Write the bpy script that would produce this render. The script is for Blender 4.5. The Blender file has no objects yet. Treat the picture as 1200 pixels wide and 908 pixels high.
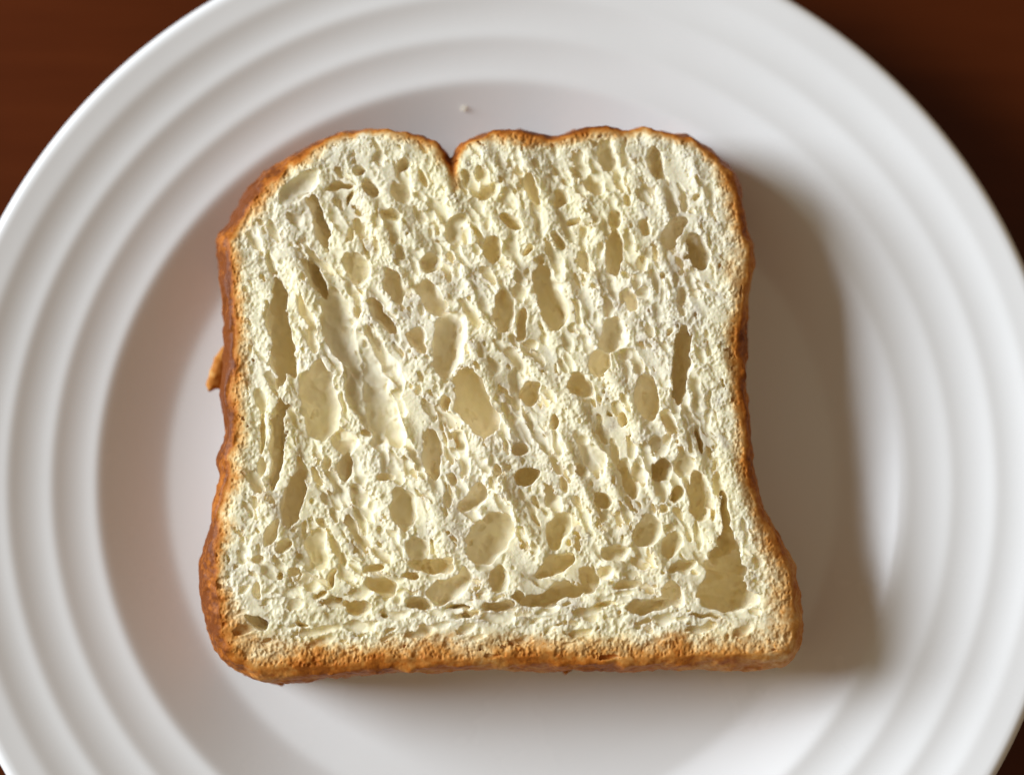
import bpy, bmesh, math, random
import numpy as np

# ------------------------------------------------------------------ camera, world, lamp, exposure
MM = 0.001
S = 0.186                       # millimetres of bread per pixel of the photograph
scene = bpy.context.scene
DIST, TILT = 400.0, math.radians(5.0)     # camera distance in mm and lean from straight down
TOP = 32.0                      # height of the cut face above the table, mm


def mmxy(px, py):
    """photograph measure -> millimetres on the cut face of the slice"""
    p, q = (px - 600.0) * S, (454.0 - py) * S
    t = DIST * math.cos(TILT) / (DIST * math.cos(TILT) - q * math.sin(TILT))
    return p * t, -DIST * math.sin(TILT) + t * (q * math.cos(TILT) + DIST * math.sin(TILT))


cam_d = bpy.data.cameras.new('camera')
cam = bpy.data.objects.new('camera', cam_d)
scene.collection.objects.link(cam)
scene.camera = cam
cam.location = (0.0, -math.sin(TILT) * DIST * MM, (TOP + math.cos(TILT) * DIST) * MM)
cam.rotation_euler = (TILT, 0, 0)
cam_d.sensor_width = 36.0
cam_d.lens = 36.0 * DIST / (1200 * S)
cam_d.clip_start = 0.01
cam_d.clip_end = 20.0
cam_d.dof.use_dof = True
cam_d.dof.focus_distance = (DIST - 1.5) * MM
cam_d.dof.aperture_fstop = 2.8

world = bpy.data.worlds.new('World')
scene.world = world
world.use_nodes = True
bg = world.node_tree.nodes['Background']
bg.inputs['Color'].default_value = (1.0, 0.76, 0.50, 1)
bg.inputs['Strength'].default_value = 0.23

AZ = math.radians(180 - 14)     # the window stands to the left and a little behind
EL = math.radians(25)
LD = 1.5
lamp_d = bpy.data.lights.new('window_light', 'AREA')
lamp_d.shape = 'RECTANGLE'
lamp_d.size = 0.68
lamp_d.size_y = 0.82
lamp_d.energy = 39.0
lamp_d.color = (0.90, 0.98, 1.07)
lamp = bpy.data.objects.new('window_light', lamp_d)
scene.collection.objects.link(lamp)
lamp.location = (LD * math.cos(EL) * math.cos(AZ), LD * math.cos(EL) * math.sin(AZ), LD * math.sin(EL))
from mathutils import Vector
lamp.rotation_euler = (-Vector(lamp.location)).to_track_quat('-Z', 'Y').to_euler()

vs = scene.view_settings
vs.view_transform = 'Standard'
vs.look = 'None'
vs.exposure = 0.0
vs.gamma = 1.0
vs.use_curve_mapping = False
scene.cycles.use_denoising = True
scene.cycles.max_bounces = 10
scene.cycles.diffuse_bounces = 8
scene.cycles.transmission_bounces = 8

rng = np.random.default_rng(11)
col = scene.collection.objects


# ------------------------------------------------------------------ helpers
def new_mat(name):
    m = bpy.data.materials.new(name)
    m.use_nodes = True
    nt = m.node_tree
    return m, nt, nt.nodes['Principled BSDF']


def node(nt, typ, **kw):
    n = nt.nodes.new(typ)
    for k, v in kw.items():
        setattr(n, k, v)
    return n


def ramp(nt, stops, interp='LINEAR'):
    r = nt.nodes.new('ShaderNodeValToRGB')
    r.color_ramp.interpolation = interp
    e = r.color_ramp.elements
    while len(e) < len(stops):
        e.new(0.5)
    for i, (p, c) in enumerate(stops):
        e[i].position = p
        e[i].color = (*c, 1) if len(c) == 3 else c
    return r


def noise_tex(nt, scale, detail=4, rough=0.6, vec=None):
    n = nt.nodes.new('ShaderNodeTexNoise')
    n.inputs['Scale'].default_value = scale
    n.inputs['Detail'].default_value = detail
    n.inputs['Roughness'].default_value = rough
    if vec is not None:
        nt.links.new(vec, n.inputs['Vector'])
    return n


def mix_col(nt, fac, a, b, blend='MIX'):
    m = nt.nodes.new('ShaderNodeMix')
    m.data_type = 'RGBA'
    m.blend_type = blend
    for sock, v in ((m.inputs[0], fac), (m.inputs[6], a), (m.inputs[7], b)):
        if isinstance(v, (int, float)):
            sock.default_value = v
        elif isinstance(v, tuple):
            sock.default_value = (*v, 1)
        else:
            nt.links.new(v, sock)
    return m.outputs[2]


def fast_mesh(name, verts, quads, smooth=True):
    me = bpy.data.meshes.new(name)
    me.vertices.add(len(verts))
    me.vertices.foreach_set('co', np.ascontiguousarray(verts, dtype=np.float32).ravel())
    n = len(quads)
    me.loops.add(n * 4)
    me.loops.foreach_set('vertex_index', np.ascontiguousarray(quads, dtype=np.int32).ravel())
    me.polygons.add(n)
    me.polygons.foreach_set('loop_start', np.arange(0, n * 4, 4, dtype=np.int32))
    if smooth:
        me.polygons.foreach_set('use_smooth', np.ones(n, dtype=bool))
    me.update(calc_edges=True)
    return me


def tag(o, label, cat):
    o['label'] = label
    o['category'] = cat


# ------------------------------------------------------------------ materials
def wood_material():
    m, nt, b = new_mat('dark_varnished_wood')
    tc = node(nt, 'ShaderNodeTexCoord')
    mp = node(nt, 'ShaderNodeMapping')
    mp.inputs['Scale'].default_value = (7.0, 70.0, 7.0)
    mp.inputs['Rotation'].default_value = (0, 0, math.radians(24))
    nt.links.new(tc.outputs['Object'], mp.inputs['Vector'])
    n1 = noise_tex(nt, 1.6, 6, 0.62, mp.outputs[0])
    r1 = ramp(nt, [(0.25, (0.066, 0.0125, 0.0021)), (0.5, (0.076, 0.0150, 0.0026)), (0.75, (0.087, 0.0180, 0.0033))])
    nt.links.new(n1.outputs['Fac'], r1.inputs[0])
    n2 = noise_tex(nt, 9.0, 3, 0.5, tc.outputs['Object'])
    r2 = ramp(nt, [(0.3, (0.75, 0.7, 0.7)), (0.7, (1.15, 1.1, 1.1))])
    nt.links.new(n2.outputs['Fac'], r2.inputs[0])
    c = mix_col(nt, 1.0, r1.outputs[0], r2.outputs[0], 'MULTIPLY')
    nt.links.new(c, b.inputs['Base Color'])
    b.inputs['Roughness'].default_value = 0.24
    b.inputs['Specular IOR Level'].default_value = 0.2
    bp = node(nt, 'ShaderNodeBump')
    bp.inputs['Strength'].default_value = 0.12
    bp.inputs['Distance'].default_value = 0.0006
    nt.links.new(n1.outputs['Fac'], bp.inputs['Height'])
    nt.links.new(bp.outputs[0], b.inputs['Normal'])
    return m


def glaze_material():
    m, nt, b = new_mat('white_glazed_ceramic')
    tc = node(nt, 'ShaderNodeTexCoord')
    n = noise_tex(nt, 22.0, 3, 0.5, tc.outputs['Object'])
    r = ramp(nt, [(0.3, (0.800, 0.797, 0.785)), (0.7, (0.830, 0.828, 0.818))])
    nt.links.new(n.outputs['Fac'], r.inputs[0])
    nt.links.new(r.outputs[0], b.inputs['Base Color'])
    n3 = noise_tex(nt, 60.0, 3, 0.5, tc.outputs['Object'])
    r3 = ramp(nt, [(0.3, (0.20, 0.20, 0.20)), (0.7, (0.30, 0.30, 0.30))])
    nt.links.new(n3.outputs['Fac'], r3.inputs[0])
    nt.links.new(r3.outputs[0], b.inputs['Roughness'])
    b.inputs['IOR'].default_value = 1.48
    bp = node(nt, 'ShaderNodeBump')
    bp.inputs['Strength'].default_value = 0.06
    bp.inputs['Distance'].default_value = 0.0006
    n2 = noise_tex(nt, 70.0, 2, 0.5, tc.outputs['Object'])
    nt.links.new(n2.outputs['Fac'], bp.inputs['Height'])
    nt.links.new(bp.outputs[0], b.inputs['Normal'])
    return m


def bread_material():
    """browning follows the baked-in depth below the crust (attribute 'bake': 1 = outer skin, 0 = crumb)"""
    m, nt, b = new_mat('baked_bread')
    tc = node(nt, 'ShaderNodeTexCoord')
    at = node(nt, 'ShaderNodeAttribute', attribute_name='bake')
    # mottling of the browned skin
    n1 = noise_tex(nt, 800.0, 5, 0.62, tc.outputs['Object'])
    n2 = noise_tex(nt, 85.0, 5, 0.62, tc.outputs['Object'])
    add = node(nt, 'ShaderNodeMath', operation='MULTIPLY_ADD')
    nt.links.new(n1.outputs['Fac'], add.inputs[0])
    add.inputs[1].default_value = 0.65
    nt.links.new(at.outputs['Fac'], add.inputs[2])
    add2 = node(nt, 'ShaderNodeMath', operation='MULTIPLY_ADD')
    nt.links.new(n2.outputs['Fac'], add2.inputs[0])
    add2.inputs[1].default_value = 1.25
    nt.links.new(add.outputs[0], add2.inputs[2])
    sub = node(nt, 'ShaderNodeMath', operation='SUBTRACT')
    nt.links.new(add2.outputs[0], sub.inputs[0])
    sub.inputs[1].default_value = 0.95
    gate = node(nt, 'ShaderNodeMapRange')
    gate.inputs['From Min'].default_value = 0.0
    gate.inputs['From Max'].default_value = 0.16
    nt.links.new(at.outputs['Fac'], gate.inputs['Value'])
    mul = node(nt, 'ShaderNodeMath', operation='MULTIPLY')
    nt.links.new(sub.outputs[0], mul.inputs[0])
    nt.links.new(gate.outputs[0], mul.inputs[1])
    r = ramp(nt, [(0.0, (0.985, 0.892, 0.655)), (0.12, (0.93, 0.79, 0.50)), (0.32, (0.74, 0.49, 0.22)),
                  (0.52, (0.59, 0.27, 0.065)), (0.75, (0.45, 0.140, 0.018)), (1.0, (0.17, 0.045, 0.008))])
    nt.links.new(mul.outputs[0], r.inputs[0])
    # faint yellow patches in the crumb
    n3 = noise_tex(nt, 38.0, 3, 0.5, tc.outputs['Object'])
    r3 = ramp(nt, [(0.35, (1.0, 1.0, 1.03)), (0.65, (1.0, 0.985, 0.90))])
    nt.links.new(n3.outputs['Fac'], r3.inputs[0])
    c = mix_col(nt, 1.0, r.outputs[0], r3.outputs[0], 'MULTIPLY')
    nt.links.new(c, b.inputs['Base Color'])
    rr = ramp(nt, [(0.0, (0.62, 0.62, 0.62)), (0.4, (0.58, 0.58, 0.58)), (1.0, (0.42, 0.42, 0.42))])
    nt.links.new(at.outputs['Fac'], rr.inputs[0])
    nt.links.new(rr.outputs[0], b.inputs['Roughness'])
    b.inputs['IOR'].default_value = 1.4
    b.inputs['Specular IOR Level'].default_value = 0.14
    sss = node(nt, 'ShaderNodeMapRange')
    sss.inputs['From Min'].default_value = 0.05
    sss.inputs['From Max'].default_value = 0.4
    sss.inputs['To Min'].default_value = 0.42
    sss.inputs['To Max'].default_value = 0.0
    nt.links.new(at.outputs['Fac'], sss.inputs['Value'])
    nt.links.new(sss.outputs[0], b.inputs['Subsurface Weight'])
    b.inputs['Subsurface Radius'].default_value = (1.0, 0.85, 0.6)
    b.inputs['Subsurface Scale'].default_value = 0.0024
    # thin cell walls let light through
    sw = node(nt, 'ShaderNodeMapRange')
    sw.inputs['From Min'].default_value = 0.05
    sw.inputs['From Max'].default_value = 0.45
    sw.inputs['To Min'].default_value = 0.12
    sw.inputs['To Max'].default_value = 0.0
    nt.links.new(at.outputs['Fac'], sw.inputs['Value'])
    tl = node(nt, 'ShaderNodeBsdfTranslucent')
    nt.links.new(c, tl.inputs['Color'])
    ms = node(nt, 'ShaderNodeMixShader')
    nt.links.new(sw.outputs[0], ms.inputs[0])
    nt.links.new(b.outputs[0], ms.inputs[1])
    nt.links.new(tl.outputs[0], ms.inputs[2])
    nt.links.new(ms.outputs[0], nt.nodes['Material Output'].inputs['Surface'])
    bp = node(nt, 'ShaderNodeBump')
    bs = node(nt, 'ShaderNodeMapRange')
    bs.inputs['From Min'].default_value = 0.1
    bs.inputs['From Max'].default_value = 0.6
    bs.inputs['To Min'].default_value = 0.12
    bs.inputs['To Max'].default_value = 0.38
    nt.links.new(at.outputs['Fac'], bs.inputs['Value'])
    nt.links.new(bs.outputs[0], bp.inputs['Strength'])
    bp.inputs['Distance'].default_value = 0.0005
    n4 = noise_tex(nt, 900.0, 4, 0.6, tc.outputs['Object'])
    nt.links.new(n4.outputs['Fac'], bp.inputs['Height'])
    # fine froth of the cut ridges: little bowls between thin walls
    fa = node(nt, 'ShaderNodeAttribute', attribute_name='froth')
    warp = noise_tex(nt, 500.0, 2, 0.5, tc.outputs['Object'])
    wv = node(nt, 'ShaderNodeVectorMath', operation='MULTIPLY_ADD')
    nt.links.new(warp.outputs['Color'], wv.inputs[0])
    wv.inputs[1].default_value = (0.0009, 0.0009, 0.0009)
    nt.links.new(tc.outputs['Object'], wv.inputs[2])
    prev = bp
    for sc_, dist in ((1150.0, 0.00050), (2100.0, 0.00026)):
        vo = node(nt, 'ShaderNodeTexVoronoi', feature='F1')
        vo.inputs['Scale'].default_value = sc_
        nt.links.new(wv.outputs[0], vo.inputs['Vector'])
        b2 = node(nt, 'ShaderNodeBump')
        b2.inputs['Distance'].default_value = dist
        nt.links.new(fa.outputs['Fac'], b2.inputs['Strength'])
        nt.links.new(vo.outputs['Distance'], b2.inputs['Height'])
        nt.links.new(prev.outputs[0], b2.inputs['Normal'])
        prev = b2
    nt.links.new(prev.outputs[0], b.inputs['Normal'])
    return m


M_WOOD, M_GLAZE, M_BREAD = wood_material(), glaze_material(), bread_material()

# ------------------------------------------------------------------ table
bm = bmesh.new()
bmesh.ops.create_cube(bm, size=1.0)
for v in bm.verts:
    v.co.x *= 0.9
    v.co.y *= 0.7
    v.co.z = v.co.z * 0.025 - 0.0125
bmesh.ops.bevel(bm, geom=bm.edges[:], offset=0.003, segments=2, affect='EDGES')
me = bpy.data.meshes.new('table_top')
bm.to_mesh(me)
bm.free()
me.materials.append(M_WOOD)
table = bpy.data.objects.new('table_top', me)
col.link(table)
tag(table, 'dark reddish brown varnished wooden table top under the white plate', 'table')
table['kind'] = 'structure'

# ------------------------------------------------------------------ plate
PCX, PCY = mmxy(587, 556)


def plate_profile():
    pts = []
    FL = 6.0

    def seg(r0, z0, r1, z1, p, n=40):
        for i in range(n):
            t = i / n
            pts.append((r0 + (r1 - r0) * t, z0 + (z1 - z0) * (t ** p)))
    seg(0, FL, 66, FL + 0.3, 1, 60)
    seg(66, FL + 0.3, 77, FL + 0.9, 1.5)
    seg(77, FL + 0.9, 91.6, FL + 8.8, 1.15)        # wall of the well up to the first crest
    seg(91.6, FL + 8.8, 101.2, FL + 11.2, 1.95)
    seg(101.2, FL + 11.2, 110.6, FL + 13.6, 1.95)
    seg(110.6, FL + 13.6, 119.2, FL + 15.8, 1.9)
    seg(119.2, FL + 15.8, 124.0, FL + 16.7, 1.2)
    pts.append((124.0, FL + 16.7))
    r = np.array([p[0] for p in pts])
    z = np.array([p[1] for p in pts])
    rr = np.arange(0, 124.1, 0.4)
    zz = np.interp(rr, r, z)
    k = np.exp(-0.5 * (np.arange(-8, 9) * 0.4 / 0.85) ** 2)
    k /= k.sum()
    zz = np.convolve(np.pad(zz, 8, mode='reflect', reflect_type='odd'), k, mode='valid')
    prof = [(float(a), float(c)) for a, c in zip(rr, zz)]
    # rounded lip and the underside
    rl, zl = prof[-1]
    for i in range(1, 13):
        a = math.pi * 0.60 - math.pi * 1.15 * i / 12
        prof.append((rl + 0.9 + 2.2 * math.cos(a), zl - 2.05 + 2.2 * math.sin(a)))
    prof += [(116, FL + 11.0), (104, FL + 8.0), (93, FL + 4.6), (80, 3.0), (76, 1.6), (74.5, 0.3), (73, 0.0), (71, 0.0),
             (69.5, 0.5), (68, 1.8), (40, 2.0), (0.001, 2.0)]
    return prof


prof = plate_profile()
NS = 288
ang = np.linspace(0, 2 * math.pi, NS, endpoint=False)
pr = np.array(prof)
pr[0, 0] = 0.001
V = np.stack([np.outer(pr[:, 0], np.cos(ang)), np.outer(pr[:, 0], np.sin(ang)), np.repeat(pr[:, 1:2], NS, 1)], -1)
idx = np.arange(len(pr) * NS).reshape(len(pr), NS)
q = np.stack([idx[:-1], np.roll(idx, -1, 1)[:-1], np.roll(idx, -1, 1)[1:], idx[1:]], -1)[..., ::-1].reshape(-1, 4)
me = fast_mesh('dinner_plate', V.reshape(-1, 3) * MM, q)
me.materials.append(M_GLAZE)
plate = bpy.data.objects.new('dinner_plate', me)
col.link(plate)
plate.location = (PCX * MM, PCY * MM, 0.0)
tag(plate, 'round white glazed plate with raised concentric rings around its rim', 'plate')

# ------------------------------------------------------------------ bread slice
OUTLINE = [(253, 289), (257, 275), (268, 264), (275, 245), (289, 220), (312, 196), (340, 180), (367, 166), (395, 157), (422, 153),
           (450, 151), (478, 154), (500, 161), (518, 169), (525, 180), (529, 190), (533, 180), (541, 169), (556, 160), (571, 155),
           (586, 152), (600, 149), (618, 152), (639, 156), (649, 159), (660, 156), (675, 151), (696, 150), (717, 152), (732, 158),
           (741, 153), (750, 149), (768, 152), (790, 154), (804, 156), (819, 164), (840, 179), (858, 197), (867, 221), (871, 242),
           (873, 266), (879, 290), (880, 320), (876, 350), (873, 380), (872, 410), (873, 445), (877, 490), (881, 535), (888, 574),
           (899, 604), (911, 625), (925, 654), (935, 685), (940, 720), (937, 752), (926, 770), (911, 778), (855, 780), (785, 780),
           (715, 782), (645, 780), (575, 781), (503, 782), (458, 784), (418, 788), (379, 792), (342, 795), (313, 795), (288, 787),
           (268, 779), (254, 765), (245, 740), (238, 711), (235, 677), (236, 649), (241, 632), (248, 612), (251, 595), (257, 574),
           (261, 557), (256, 535), (259, 524), (265, 507), (264, 486), (260, 469), (262, 455), (263, 425), (265, 397), (262, 375),
           (261, 350), (258, 330), (255, 305)]
# pores seen in the cut face: centre, half length, half width (photograph units), heading in degrees, depth mm (0 = by width)
PORES_SRC = {
    (3.633, 230, 140): [(530, 420, 115, 30, 68, 9), (705, 210, 25, 15, 0, 4), (880, 195, 25, 20, 0, 4), (740, 295, 50, 33, 60, 4),
        (870, 310, 50, 40, 70, 2), (830, 405, 45, 26, 20, 3), (610, 285, 60, 15, -15, 4), (645, 330, 35, 12, 100, 3),
        (440, 290, 110, 46, -40, 1.6), (510, 670, 90, 28, 68, 8), (690, 630, 75, 48, 65, 3), (840, 700, 75, 40, 65, 4),
        (790, 830, 90, 26, 55, 6), (353, 905, 225, 46, 87, 10), (1000, 610, 50, 33, 30, 4), (1010, 760, 90, 46, 62, 5),
        (1110, 470, 70, 40, 110, 2.5), (600, 830, 120, 60, 62, 3), (320, 610, 70, 22, 85, 1.6), (940, 930, 60, 26, 60, 4),
        (1150, 250, 40, 24, 60, 2), (960, 250, 26, 18, 60, 2), (330, 470, 40, 20, 70, 1.4)],
    (3.333, 540, 140): [(765, 170, 75, 30, 80, 5), (575, 145, 60, 36, 70, 3), (520, 250, 60, 36, 40, 3), (275, 270, 70, 24, 65, 4),
        (390, 310, 35, 28, 90, 3), (115, 285, 40, 28, -40, 3), (195, 400, 50, 26, 30, 4), (120, 505, 62, 36, 85, 5),
        (260, 510, 25, 15, 100, 3), (310, 555, 22, 20, 0, 3), (600, 385, 40, 27, 90, 3), (605, 520, 95, 32, 88, 5),
        (835, 440, 85, 34, 120, 5), (912, 520, 72, 40, 72, 9), (165, 740, 90, 40, 90, 5), (350, 700, 135, 54, 75, 5),
        (235, 790, 60, 22, 100, 4), (600, 840, 60, 55, 90, 3), (385, 480, 35, 18, 70, 3), (440, 400, 22, 14, 0, 3),
        (710, 430, 40, 22, 70, 2.5), (780, 610, 16, 12, 0, 2), (820, 830, 14, 11, 0, 3), (660, 700, 55, 24, 60, 3),
        (870, 690, 34, 20, 100, 2), (20, 450, 35, 20, 70, 2), (480, 560, 40, 20, 60, 2.5), (700, 560, 30, 16, 70, 2),
        (450, 200, 26, 16, 40, 2), (920, 300, 22, 14, 70, 1.6), (220, 200, 24, 14, 80, 1.6)],
    (3.633, 230, 370): [(352, 545, 175, 29, 93, 10), (530, 375, 170, 72, 84, 5), (630, 110, 160, 60, 68, 3), (785, 420, 150, 56, 80, 4),
        (630, 540, 60, 48, 60, 3), (640, 655, 60, 25, 85, 5), (1070, 120, 145, 66, 95, 5), (1065, 370, 30, 25, 90, 4),
        (1000, 580, 112, 38, 85, 4), (1130, 530, 50, 20, 70, 3), (885, 820, 85, 50, 90, 4), (418, 780, 124, 38, 103, 7),
        (930, 100, 55, 24, 60, 3), (640, 140, 210, 62, 61, 3.0), (765, 270, 240, 60, 66, 3.0), (700, 340, 160, 46, 71, 2.6), (800, 180, 150, 36, 60, 2.2), (790, 400, 160, 76, 76, 4.5), (285, 490, 85, 13, 95, 2), (1170, 790, 55, 30, 130, 4), (695, 770, 60, 36, 70, 1.6),
        (560, 620, 30, 18, 60, 2), (1090, 690, 30, 20, 60, 2), (270, 640, 50, 16, 95, 1.5), (800, 690, 40, 20, 0, 2)],
    (3.333, 540, 370): [(65, 340, 145, 58, 70, 7), (275, 300, 56, 38, 100, 5), (465, 265, 65, 46, 40, 5), (545, 180, 60, 42, 100, 4),
        (590, 80, 72, 48, 120, 3.5), (735, 320, 92, 44, 80, 6), (860, 190, 148, 33, 95, 10), (810, 420, 55, 28, 70, 3.5),
        (780, 590, 42, 32, 90, 8), (250, 625, 50, 38, -20, 7), (235, 515, 32, 29, 0, 3), (365, 420, 28, 18, 90, 3.5),
        (770, 510, 40, 40, 0, 2), (870, 580, 50, 44, 90, 2), (930, 490, 45, 12, 85, 5), (845, 690, 30, 20, 120, 5),
        (650, 640, 82, 34, 70, 3.5), (700, 620, 50, 22, 60, 3), (60, 710, 56, 38, 120, 4), (550, 720, 46, 30, 70, 4),
        (930, 700, 102, 40, 85, 5), (400, 660, 30, 15, 80, 2), (790, 750, 20, 18, 0, 2), (480, 600, 36, 20, 60, 2),
        (630, 420, 32, 16, 80, 2.5), (300, 740, 24, 16, 40, 2), (150, 600, 26, 18, 70, 2), (480, 480, 30, 18, 50, 2)],
    (3.53, 220, 570): [(350, 190, 62, 22, 115, 4), (400, 250, 46, 26, 140, 3), (300, 310, 30, 24, 0, 2), (305, 550, 46, 25, 30, 9),
        (535, 260, 105, 40, 90, 2.2), (380, 370, 18, 15, 0, 3), (440, 365, 22, 15, 0, 3), (590, 390, 42, 18, 110, 4),
        (545, 450, 30, 12, -20, 3), (800, 415, 62, 32, 10, 5), (700, 500, 52, 31, 0, 5), (770, 330, 40, 18, 0, 3),
        (1015, 330, 92, 28, 0, 6), (930, 375, 40, 16, 0, 4), (1080, 420, 92, 45, -20, 4), (950, 495, 52, 26, 0, 5),
        (1120, 497, 56, 10, 0, 5), (1150, 527, 56, 12, 0, 4), (950, 260, 60, 40, 60, 2.5), (465, 565, 26, 10, 0, 3),
        (630, 480, 20, 14, 0, 3), (285, 430, 22, 14, 60, 1.5), (820, 540, 20, 9, 0, 2.5), (640, 300, 40, 20, 90, 2)],
    (2.857, 540, 570): [(95, 175, 98, 62, 128, 5), (125, 310, 46, 31, 100, 4), (320, 265, 72, 32, -25, 5), (190, 378, 26, 18, 0, 5),
        (320, 365, 110, 27, -14, 8), (420, 312, 44, 36, 60, 7), (130, 405, 56, 17, 0, 5), (30, 420, 36, 12, 0, 3),
        (515, 225, 46, 28, 0, 3), (490, 290, 26, 20, 0, 3), (622, 150, 62, 42, 120, 4.5), (700, 200, 46, 30, 130, 3.5),
        (745, 265, 52, 20, -20, 3), (635, 397, 88, 28, -12, 6), (715, 360, 46, 30, 60, 4), (884, 80, 60, 12, 84, 7), (810, 436, 52, 6, 0, 3),
        (320, 150, 62, 38, 110, 4), (20, 300, 26, 20, 0, 3), (560, 330, 46, 16, -15, 3), (470, 400, 40, 10, -8, 2.5),
        (840, 60, 60, 9, 86, 3)],
}
PORES = []
# the three-cornered cave in the lower right corner, wider towards its foot
PORES_SRC[(2.857, 540, 570)] += [(884 + i * 1.0 - 0.35 * max(i - 5, 0) ** 2, 130 + i * 28, 12 + i * 9.3, 34, -4, 10.5) for i in range(10)]
for (k, ox, oy), lst in PORES_SRC.items():
    for (X, Y, L, W, a, d) in lst:
        x, y = mmxy(ox + X / k, oy + Y / k)
        PORES.append((x, y, L / k * S, W / k * S, -math.radians(a), d))

H = 26.0                        # thickness of the slice, mm
VX = 0.2
x0, x1 = mmxy(216, 0)[0], mmxy(960, 0)[0]
y0, y1 = mmxy(0, 818)[1], mmxy(0, 130)[1]
gx = np.arange(x0, x1, VX, dtype=np.float32)
gy = np.arange(y0, y1, VX, dtype=np.float32)
zt = np.arange(H - 14.0, H + 2.4, VX, dtype=np.float32)
zb = np.linspace(-0.6, H - 14.0, 11, dtype=np.float32)[:-1]
gz = np.concatenate([zb, zt])
KB = len(zb)
nx, ny, nz = len(gx), len(gy), len(gz)


def taps(coords, step, origin=None):
    """cubic B-spline taps into a random lattice of the given step"""
    c = (coords - (coords[0] if origin is None else origin)) / step
    i = np.floor(c).astype(np.int32)
    f = (c - i).astype(np.float32)
    f2, f3 = f * f, f * f * f
    return i, [(1 - 3 * f + 3 * f2 - f3) / 6, (4 - 6 * f2 + 3 * f3) / 6, (1 + 3 * f + 3 * f2 - 3 * f3) / 6, f3 / 6]


def along(R, coords, step, axis):
    i, w = taps(coords, step)
    shp = [1, 1, 1]
    shp[axis] = len(coords)
    out = np.take(R, i, axis) * w[0].reshape(shp)
    for t in (1, 2, 3):
        tmp = np.take(R, i + t, axis)
        tmp *= w[t].reshape(shp)
        out += tmp
    return out


def noise3(sx, sy, sz, zc=None):
    zc = gz if zc is None else zc
    n = [int((c[-1] - c[0]) / st) + 6 for c, st in ((gx, sx), (gy, sy), (zc, sz))]
    R = rng.standard_normal(n).astype(np.float32) * 1.9
    return along(along(along(R, zc, sz, 2), gy, sy, 1), gx, sx, 0)


def noise2(sx, sy, turn=0.0):
    """noise on the cut face, stretched along its own y after a turn"""
    ct, st = math.cos(turn), math.sin(turn)
    X, Y = GX * ct + GY * st, -GX * st + GY * ct
    i, wi = taps(X, sx, X.min())
    j, wj = taps(Y, sy, Y.min())
    R = rng.standard_normal((int(i.max()) + 5, int(j.max()) + 5)).astype(np.float32) * 1.7
    out = np.zeros(GX.shape, np.float32)
    for a in range(4):
        for b in range(4):
            out += R[i + a, j + b] * wi[a] * wj[b]
    return out


GX, GY = np.meshgrid(gx, gy, indexing='ij')
# signed distance to the slice outline (negative inside), on the xy grid
P = np.array([mmxy(*p) for p in OUTLINE], dtype=np.float32) * 1.022      # the widest part lies below the cut face
for _ in range(1):              # one corner-cutting pass keeps it from looking polygonal
    Q = np.roll(P, -1, 0)
    P = np.stack([P * 0.75 + Q * 0.25, P * 0.25 + Q * 0.75], 1).reshape(-1, 2)
d2 = np.full(GX.shape, 1e9, np.float32)
inside = np.zeros(GX.shape, bool)
for a, b in zip(P, np.roll(P, -1, 0)):
    ex, ey = b - a
    t = np.clip(((GX - a[0]) * ex + (GY - a[1]) * ey) / (ex * ex + ey * ey), 0, 1)
    d2 = np.minimum(d2, (GX - a[0] - t * ex) ** 2 + (GY - a[1] - t * ey) ** 2)
    if abs(ey) > 1e-9:
        c = ((a[1] > GY) != (b[1] > GY)) & (GX < (GY - a[1]) * ex / ey + a[0])
        inside ^= c
d2 = np.sqrt(d2)
d2[inside] *= -1

# how far the cut face is drawn in from the widest part of the crust, side by side
u = (GX - x0) / (x1 - x0)
v = (GY - y0) / (y1 - y0)
wl, wr = np.clip((0.25 - u) / 0.2, 0, 1), np.clip((u - 0.75) / 0.2, 0, 1)
wb, wt = np.clip((0.18 - v) / 0.14, 0, 1), np.clip((v - 0.82) / 0.14, 0, 1)
inset = 1.5 + 2.0 * wl + 0.9 * wr + 0.7 * wb * (1 - wl) + 0.3 * wt + 0.5 * noise2(9, 9)
nx_, ny_ = mmxy(529, 186)
inset *= 1 - 0.65 * np.exp(-((GX - nx_ * 1.022) ** 2 + (GY - ny_ * 1.022) ** 2) / 18.0)      # the crease cuts in sharply
inset = np.clip(inset, 0.5, 5.0).astype(np.float32)

# cut face: slightly torn and wavy, drawn along the grain
top = H + 0.28 * noise2(14, 14) + 0.07 * noise2(1.2, 1.6)
lie = np.clip((0.24 - v) / 0.1, 0, 1)              # the grain lies down along the bottom crust
streak = noise2(2.2, 9.0, math.radians(24))
top += (0.56 * streak + 0.11 * noise2(1.0, 3.8, math.radians(26))) * (1 - lie) * np.clip(-d2 / 9.0, 0.25, 1)
top += 0.25 * noise2(6.0, 1.3) * lie
na, nb = np.array(mmxy(528, 184)), np.array(mmxy(535, 228))       # the crease under the notch
GP = np.stack([GX, GY], -1)
tt = np.clip(((GP - na) @ (nb - na)) / ((nb - na) @ (nb - na)), 0, 1)
crease = ((1 - tt ** 2) * np.exp(-(np.linalg.norm(GP - na - tt[..., None] * (nb - na), axis=-1) / 1.1) ** 2)).astype(np.float32)
top = H + 1.5 * np.tanh((top - H) / 1.5)
top = (top - 1.6 * crease).astype(np.float32)
edge_in = np.clip(-d2 / 9.0, 0, 1)
top -= (0.7 * np.clip(1 + (d2 + inset) / 3.5, 0, 1) ** 2).astype(np.float32)

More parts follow.
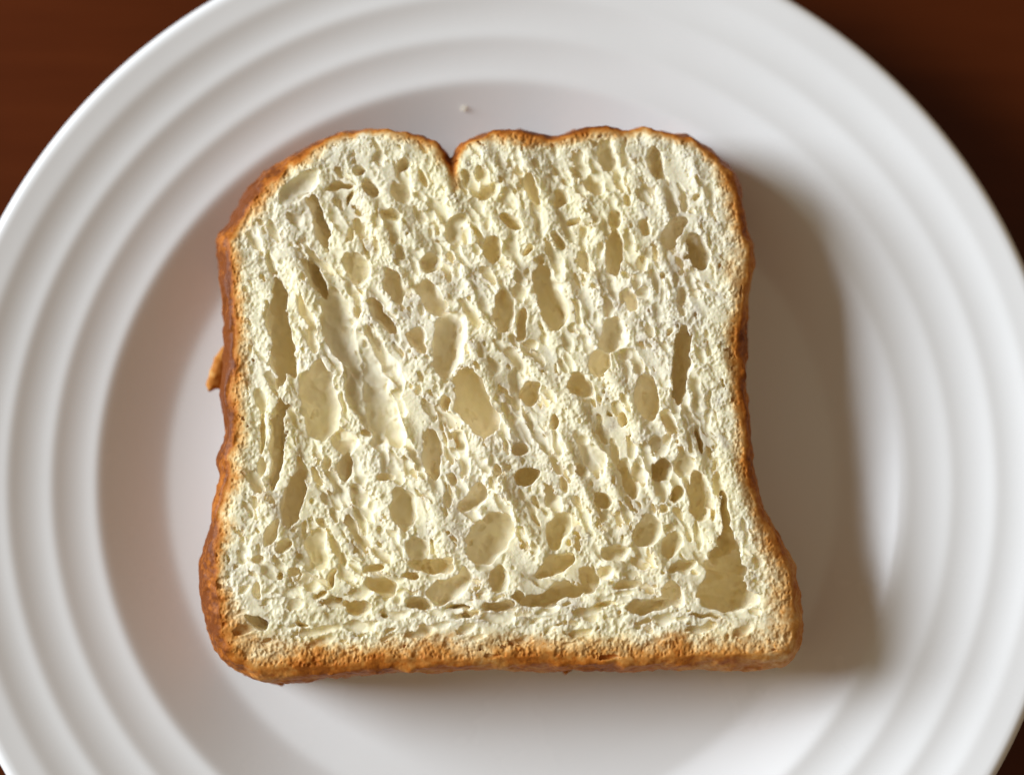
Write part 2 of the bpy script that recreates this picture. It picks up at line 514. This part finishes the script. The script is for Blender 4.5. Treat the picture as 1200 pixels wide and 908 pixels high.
uz = np.clip((gz - (H - 9.0)) / 9.0, 0, 1.1)
lower = np.clip((5.0 - gz) / 5.0, 0, 1)
prof_in = (uz ** 2.2)[None, None, :]
F = d2[:, :, None] + inset[:, :, None] * prof_in + (1.6 * lower ** 2)[None, None, :]
F = F.astype(np.float32)
F += 0.30 * noise3(5.5, 5.5, 5.5)
F += 0.30 * noise3(1.7, 1.7, 1.7)
F += 0.10 * noise3(0.7, 0.7, 0.8)
F += 0.035 * noise3(0.42, 0.42, 0.5)
SIDE = F.copy()                 # depth below the crust skin, kept for the browning
zz = gz[None, None, :]
# rounded meeting of side and cut face
Ft = zz - top[:, :, None]
a_ = np.maximum(F + 0.7, 0)
b_ = np.maximum(Ft + 0.7, 0)
F = np.minimum(np.maximum(F, Ft), -0.7) + np.sqrt(a_ * a_ + b_ * b_)
F = np.maximum(F, -zz)
del a_, b_, Ft

# ---- pores
wx = 0.36 * noise3(1.6, 1.6, 2.0, zt) + 0.40 * noise3(4, 4, 4, zt) + 0.10 * noise3(0.7, 0.7, 0.8, zt)
wy = 0.40 * noise3(1.6, 1.6, 2.0, zt) + 0.45 * noise3(4, 4, 4, zt) + 0.10 * noise3(0.7, 0.7, 0.8, zt)
PORE = np.full((nx, ny, len(zt)), 9.0, np.float32)


def carve(x, y, z, a, b, c, th, lean=0.0):
    m = max(a, b) + 1.2
    i0, i1 = np.searchsorted(gx, [x - m, x + m])
    j0, j1 = np.searchsorted(gy, [y - m, y + m])
    k0, k1 = np.searchsorted(zt, [z - c - 0.4, z + c + 0.4])
    if i1 - i0 < 2 or j1 - j0 < 2 or k1 - k0 < 2:
        return
    sl = (slice(i0, i1), slice(j0, j1), slice(k0, k1))
    dz = zt[k0:k1][None, None, :] - z
    X = gx[i0:i1][:, None, None] - x + wx[sl] + lean * dz
    Y = gy[j0:j1][None, :, None] - y + wy[sl]
    ct, st = math.cos(th), math.sin(th)
    p = (X * ct + Y * st) / a
    q_ = (-X * st + Y * ct) / b
    dd = (np.sqrt(p * p + q_ * q_ + (dz / c) ** 2) - 1.0) * min(a, b, c)
    PORE[sl] = np.minimum(PORE[sl], dd)


def top_at(x, y):
    i = int(np.clip((x - x0) / VX, 0, nx - 1))
    j = int(np.clip((y - y0) / VX, 0, ny - 1))
    return float(top[i, j]), float(d2[i, j] + inset[i, j])


for (x, y, L, W, th, d) in PORES:
    W *= 1.06
    tri = d == 10.5
    t, e = top_at(x, y)
    if d == 0:
        d = min(max(1.8 * W, 1.2), 5)
    if d >= 7:                  # deep, undercut caves
        d *= 1.2
        c, off = 0.64 * d, 0.36 * d
    elif d > 3:                 # rounded pockets
        d *= 1.1
        c, off = 0.8 * d, 0.2 * d
    else:                       # shallow, open dishes
        d *= 1.15
        c, off = d, 0.0
    sc = 1.0 / math.sqrt(1 - (off / c) ** 2)
    rp = random.Random(int(x * 50))
    lean = rp.uniform(-0.25, 0.25)
    wide = W > 1.5 and not tri
    k = 0.98 if wide else 1.02
    carve(x, y, t - off, L * sc * k, W * sc * k, c, th, lean=lean)
    if wide:                    # run-together neighbours make the outline uneven, small dents roughen the floor
        ct, st = math.cos(th), math.sin(th)
        for n_ in range(3):
            du, dv = rp.uniform(-0.5, 0.5) * L, rp.uniform(-0.35, 0.35) * W
            f = rp.uniform(0.5, 0.68)
            carve(x + du * ct - dv * st, y + du * st + dv * ct, t - off, L * sc * f, W * sc * f, c * rp.uniform(0.7, 1.1),
                  th + rp.uniform(-0.3, 0.3), lean=lean)
        for n_ in range(int(2 + L * W * 0.5)):
            q1, q2 = rp.uniform(-0.75, 0.75), rp.uniform(-0.75, 0.75)
            h = math.sqrt(max(0.05, 1 - q1 * q1 - q2 * q2))
            du, dv = q1 * L * sc, q2 * W * sc
            r_ = rp.uniform(0.35, 0.85)
            carve(x + du * ct - dv * st, y + du * st + dv * ct, t - off - c * h * 0.88, r_ * 1.5, r_, r_ * 0.8, th + rp.uniform(-0.5, 0.5))


def grain(x, y):
    """heading of the crumb: steep in the middle, lying down along the bottom"""
    px, py = x / S + 600, 454 - y / S
    base = -math.radians(63) if px < 640 else -math.radians(68)
    if py > 640:
        w = min((py - 640) / 60, 1)
        base = base * (1 - w) + math.radians(6) * w
    return base


big = PORE.copy()
# medium pores between the large ones
cnt = 0
tries = 0
while cnt < 1500 and tries < 20000:
    tries += 1
    x, y = rng.uniform(x0, x1), rng.uniform(y0, y1)
    t, e = top_at(x, y)
    i, j = int((x - x0) / VX), int((y - y0) / VX)
    if e > -2.0 - 3.5 * wr[i, j] - 2.5 * wb[i, j] - 1.5 * wl[i, j] and rng.random() < 0.93:
        continue
    r = 0.36 + 0.90 * rng.random() ** 2.2
    if e > -6:
        r *= 0.6
    z = t - rng.uniform(-0.2, 0.9)
    i, j = int((x - x0) / VX), int((y - y0) / VX)
    k = int(np.clip((z - zt[0]) / VX, 0, len(zt) - 1))
    if big[i, j, k] < 0.3 * r:
        continue
    el = rng.uniform(1.3, 4.2)
    carve(x, y, z, r * el, r, r * rng.uniform(0.6, 1.2), grain(x, y) + rng.normal(0, 0.16))
    cnt += 1

# froth: tiny shallow bubbles in the cut ridges
NF = 85000
fx = rng.uniform(x0, x1, NF).astype(np.float32)
fy = rng.uniform(y0, y1, NF).astype(np.float32)
fi, fj = ((fx - x0) / VX).astype(int), ((fy - y0) / VX).astype(int)
fi = np.clip(fi, 6, nx - 7)
fj = np.clip(fj, 6, ny - 7)
tz = top[fi, fj]
ed = d2[fi, fj] + inset[fi, fj]
fr = (0.22 + 0.36 * rng.random(NF) ** 2.2).astype(np.float32)
fr[ed > -5] *= 0.8
fz = tz + fr * 0.76 - rng.uniform(0, 0.25, NF).astype(np.float32)
fk = np.clip(((fz - zt[0]) / VX).astype(int), 6, len(zt) - 7)
keep = (ed < -1.0) & ((streak[fi, fj] > -0.7 + 0.3 * rng.standard_normal(NF)) | (ed > -5)) & (big[fi, fj, fk] > 0.02)
fx, fy, fz, fr, fi, fj, fk = (a[keep] for a in (fx, fy, fz, fr, fi, fj, fk))
o = np.arange(-4, 5)
ox, oy, oz = (a.ravel() for a in np.meshgrid(o, o, o, indexing='ij'))
flat = PORE.reshape(-1)
sy_, sx_ = len(zt), len(zt) * ny
for s0 in range(0, len(fx), 8000):
    s = slice(s0, s0 + 8000)
    I, J, K = fi[s, None] + ox, fj[s, None] + oy, fk[s, None] + oz
    dd = np.sqrt((gx[I] - fx[s, None]) ** 2 + ((gy[J] - fy[s, None]) * 0.75) ** 2 + (zt[K] - fz[s, None]) ** 2) - fr[s, None]
    np.minimum.at(flat, (I * sx_ + J * sy_ + K).ravel(), dd.astype(np.float32).ravel())

PORE += 0.05 * noise3(0.5, 0.5, 0.5, zt) + 0.13 * noise3(1.1, 1.1, 1.1, zt)
skin = np.clip((SIDE[:, :, KB:] + 0.9) * 3.0, -5, 5)      # pores stay under the skin of the side
PORE = np.maximum(PORE, skin)
F[:, :, KB:] = np.maximum(F[:, :, KB:], -PORE)
del PORE, big, wx, wy, skin


def surface_nets(F):
    S_ = (F < 0)
    c = np.zeros((nx - 1, ny - 1, nz - 1), np.int8)
    for i in (0, 1):
        for j in (0, 1):
            for k in (0, 1):
                c += S_[i:nx - 1 + i, j:ny - 1 + j, k:nz - 1 + k]
    act = (c > 0) & (c < 8)
    ci, cj, ck = np.nonzero(act)
    vid = np.full(act.shape, -1, np.int32)
    vid[act] = np.arange(len(ci), dtype=np.int32)
    corner = {}
    for i in (0, 1):
        for j in (0, 1):
            for k in (0, 1):
                corner[i, j, k] = F[ci + i, cj + j, ck + k]
    acc = np.zeros((len(ci), 3), np.float32)
    n = np.zeros(len(ci), np.float32)
    for ax in range(3):
        for p in (0, 1):
            for q_ in (0, 1):
                lo, hi = [p, q_], [p, q_]
                lo.insert(ax, 0)
                hi.insert(ax, 1)
                fa, fb = corner[tuple(lo)], corner[tuple(hi)]
                m = (fa < 0) != (fb < 0)
                t = np.where(m, fa / np.where(m, fa - fb, 1), 0)
                for d in range(3):
                    val = t if d == ax else float(lo[d])
                    acc[:, d] += np.where(m, val, 0)
                n += m
    acc /= n[:, None]
    vz0, vz1 = gz[ck], gz[ck + 1]
    verts = np.stack([gx[ci] + acc[:, 0] * VX, gy[cj] + acc[:, 1] * VX, vz0 + acc[:, 2] * (vz1 - vz0)], -1)
    quads = []
    a, b = S_[:-1, 1:-1, 1:-1], S_[1:, 1:-1, 1:-1]
    i, j, k = np.nonzero(a != b)
    f = a[i, j, k]
    qd = np.stack([vid[i, j, k], vid[i, j + 1, k], vid[i, j + 1, k + 1], vid[i, j, k + 1]], -1)
    qd[~f] = qd[~f][:, ::-1]
    quads.append(qd)
    a, b = S_[1:-1, :-1, 1:-1], S_[1:-1, 1:, 1:-1]
    i, j, k = np.nonzero(a != b)
    f = a[i, j, k]
    qd = np.stack([vid[i, j, k], vid[i, j, k + 1], vid[i + 1, j, k + 1], vid[i + 1, j, k]], -1)
    qd[~f] = qd[~f][:, ::-1]
    quads.append(qd)
    a, b = S_[1:-1, 1:-1, :-1], S_[1:-1, 1:-1, 1:]
    i, j, k = np.nonzero(a != b)
    keep = k > 2                        # the underside is closed by one flat sheet below
    i, j, k = i[keep], j[keep], k[keep]
    f = a[i, j, k]
    qd = np.stack([vid[i, j, k], vid[i + 1, j, k], vid[i + 1, j + 1, k], vid[i, j + 1, k]], -1)
    qd[~f] = qd[~f][:, ::-1]
    quads.append(qd)
    return verts, np.concatenate(quads), (ci, cj, ck)


verts, quads, (ci, cj, ck) = surface_nets(F)
# keep only the one connected skin: no loose islands, no sealed bubbles
ea = np.concatenate([quads[:, 0], quads[:, 1], quads[:, 2]])
eb = np.concatenate([quads[:, 1], quads[:, 2], quads[:, 3]])
lab = np.arange(len(verts), dtype=np.int32)
for _ in range(60):
    before = lab.copy()
    m = np.minimum(lab[ea], lab[eb])
    np.minimum.at(lab, lab[ea], m)
    np.minimum.at(lab, lab[eb], m)
    lab = lab[lab]
    lab = lab[lab]
    if np.array_equal(before, lab):
        break
main = np.bincount(lab[quads[:, 0]]).argmax()
quads = quads[lab[quads[:, 0]] == main]
print('loops', _, 'quads kept', len(quads))
depth = -SIDE[ci, cj, ck]
# browning: strong in the skin, fading inward, wider and softer along the bottom
bw = (1.0 + 2.6 * wb + 0.7 * wl + 1.1 * wr + 0.25 * noise2(6, 6))[ci, cj]
bw = np.clip(bw, 0.6, 5)
bake = np.clip(1.0 - np.maximum(depth, 0) / (5.2 * bw), 0, 1) ** 3.0 * (1 - 0.28 * wr - 0.28 * wb)[ci, cj]
bake += 0.10 * wl[ci, cj] * np.clip(1.4 - depth, 0, 1)
bake += 0.8 * crease[ci, cj]
bake = np.clip(bake, 0, 1).astype(np.float32)

bread = bpy.data.objects.new('bread_slice', None)
col.link(bread)
BZ = 6.0
bread.location = (0, 0, (BZ + 0.05) * MM)
bread.empty_display_size = 0.03
tag(bread, 'thick slice of white bread with open holes and golden brown crust on plate', 'bread')

froth = np.clip(1.15 - (top[ci, cj] - verts[:, 2]) / 1.6, 0.06, 1) * np.clip((depth - 0.8) / 3.0, 0, 1)
froth = (0.2 * froth).astype(np.float32)
# thin membranes share vertices with their other side: shade those faces flat
fn = np.cross(verts[quads[:, 2]] - verts[quads[:, 0]], verts[quads[:, 3]] - verts[quads[:, 1]])
vn = np.zeros_like(verts)
for k_ in range(4):
    for d_ in range(3):
        vn[:, d_] += np.bincount(quads[:, k_], weights=fn[:, d_], minlength=len(verts))
vn /= np.linalg.norm(vn, axis=1)[:, None] + 1e-9
fn /= np.linalg.norm(fn, axis=1)[:, None] + 1e-9
smooth_ok = np.min([np.einsum('ij,ij->i', fn, vn[quads[:, k_]]) for k_ in range(4)], axis=0) > 0.15
dq = depth[quads].mean(1)
is_crust = dq < 1.1
for nm, sel in (('crust', is_crust), ('crumb', ~is_crust)):
    qs = quads[sel]
    used, inv = np.unique(qs, return_inverse=True)
    me = fast_mesh(nm, verts[used] * MM, inv.reshape(-1, 4))
    at = me.attributes.new('bake', 'FLOAT', 'POINT')
    at.data.foreach_set('value', bake[used])
    me.attributes.new('froth', 'FLOAT', 'POINT').data.foreach_set('value', froth[used])
    me.polygons.foreach_set('use_smooth', smooth_ok[sel])
    me.materials.append(M_BREAD)
    o_ = bpy.data.objects.new(nm, me)
    o_.parent = bread
    col.link(o_)
    print(nm, len(used), len(qs))
    if nm == 'crust':
        o_['label'] = 'golden brown crust around the edge of the slice'
    else:
        o_['label'] = 'pale cream crumb with large open holes'
del F, SIDE

# the lower cut face that lies on the plate, closing the slice
cen = P.mean(0)
me = bpy.data.meshes.new('underside')
ring = cen + (P - cen) * 0.975
me.from_pydata([(float(x), float(y), 0.25) for x, y in ring], [], [list(range(len(ring)))])
me.transform(__import__('mathutils').Matrix.Scale(MM, 4))
me.attributes.new('bake', 'FLOAT', 'POINT')
me.attributes.new('froth', 'FLOAT', 'POINT')
me.materials.append(M_BREAD)
o_ = bpy.data.objects.new('underside', me)
o_.parent = bread
col.link(o_)


def flake(pts, z0, z1, thick, seed):
    """a thin curled shard of crust, outline in photograph measure, from height z0 to z1"""
    r = random.Random(seed)
    bm = bmesh.new()
    P2 = [(a * 1.03, b * 1.022) for a, b in (mmxy(*p) for p in pts)]
    n = len(P2)
    up, dn = [], []
    for i, (x, y) in enumerate(P2):
        z = z0 + (z1 - z0) * (0.5 - 0.5 * math.cos(2 * math.pi * i / n)) + r.uniform(-0.2, 0.2)
        up.append(bm.verts.new((x * MM, y * MM, (z + thick) * MM)))
        dn.append(bm.verts.new((x * MM, y * MM, z * MM)))
    cx, cy = sum(p[0] for p in P2) / n, sum(p[1] for p in P2) / n
    cu = bm.verts.new((cx * MM, cy * MM, ((z0 + z1) / 2 + thick * 1.8) * MM))
    cd = bm.verts.new((cx * MM, cy * MM, ((z0 + z1) / 2 - thick * 0.3) * MM))
    for i in range(n):
        j = (i + 1) % n
        bm.faces.new((cu, up[i], up[j]))
        bm.faces.new((cd, dn[j], dn[i]))
        bm.faces.new((up[i], dn[i], dn[j], up[j]))
    bmesh.ops.subdivide_edges(bm, edges=bm.edges[:], cuts=2, use_grid_fill=True)
    for v_ in bm.verts:
        v_.co += Vector((r.uniform(-1, 1), r.uniform(-1, 1), r.uniform(-1, 1))) * 0.12 * MM
    bmesh.ops.recalc_face_normals(bm, faces=bm.faces[:])
    me = bpy.data.meshes.new('crust_flake')
    bm.to_mesh(me)
    bm.free()
    me.polygons.foreach_set('use_smooth', [True] * len(me.polygons))
    at = me.attributes.new('bake', 'FLOAT', 'POINT')
    at.data.foreach_set('value', [0.62 + r.uniform(-0.08, 0.08) for _ in me.vertices])
    me.materials.append(M_BREAD)
    fo = bpy.data.objects.new('crust_flake', me)
    fo.parent = bread
    col.link(fo)
    return fo


flake([(268, 395), (260, 402), (252, 414), (247, 430), (243, 446), (246, 454), (254, 450), (262, 452), (270, 440)], 13.0, 15.0, 1.0, 1)
flake([(290, 780), (312, 796), (330, 801), (333, 798), (326, 793), (310, 784), (300, 778)], 12.0, 13.0, 0.7, 2)
flake([(655, 778), (662, 788), (666, 786), (676, 777)], 11.0, 12.0, 0.6, 3)

# ------------------------------------------------------------------ the crumb that fell on the plate
bm = bmesh.new()
bmesh.ops.create_icosphere(bm, subdivisions=3, radius=1.0)
r = random.Random(5)
for v_ in bm.verts:
    k = 1 + 0.22 * math.sin(5 * v_.co.x + 1) * math.cos(4 * v_.co.y) + r.uniform(-0.10, 0.10)
    v_.co = Vector((v_.co.x * 1.2 * k, v_.co.y * 0.95 * k, v_.co.z * 0.8 * k)) * 0.42 * MM
me = bpy.data.meshes.new('fallen_crumb')
bm.to_mesh(me)
bm.free()
me.materials.append(M_BREAD)
fc = bpy.data.objects.new('fallen_crumb', me)
col.link(fc)
cx, cy = mmxy(544, 117)
cx, cy = cx * 1.045, cy * 1.045 
rad = math.hypot(cx - PCX, cy - PCY)
fc.location = (cx * MM, cy * MM, (float(np.interp(rad, [p[0] for p in prof[:300]], [p[1] for p in prof[:300]])) + 0.28) * MM)
tag(fc, 'tiny pale crumb fallen on the plate above the notch in the slice', 'crumb')
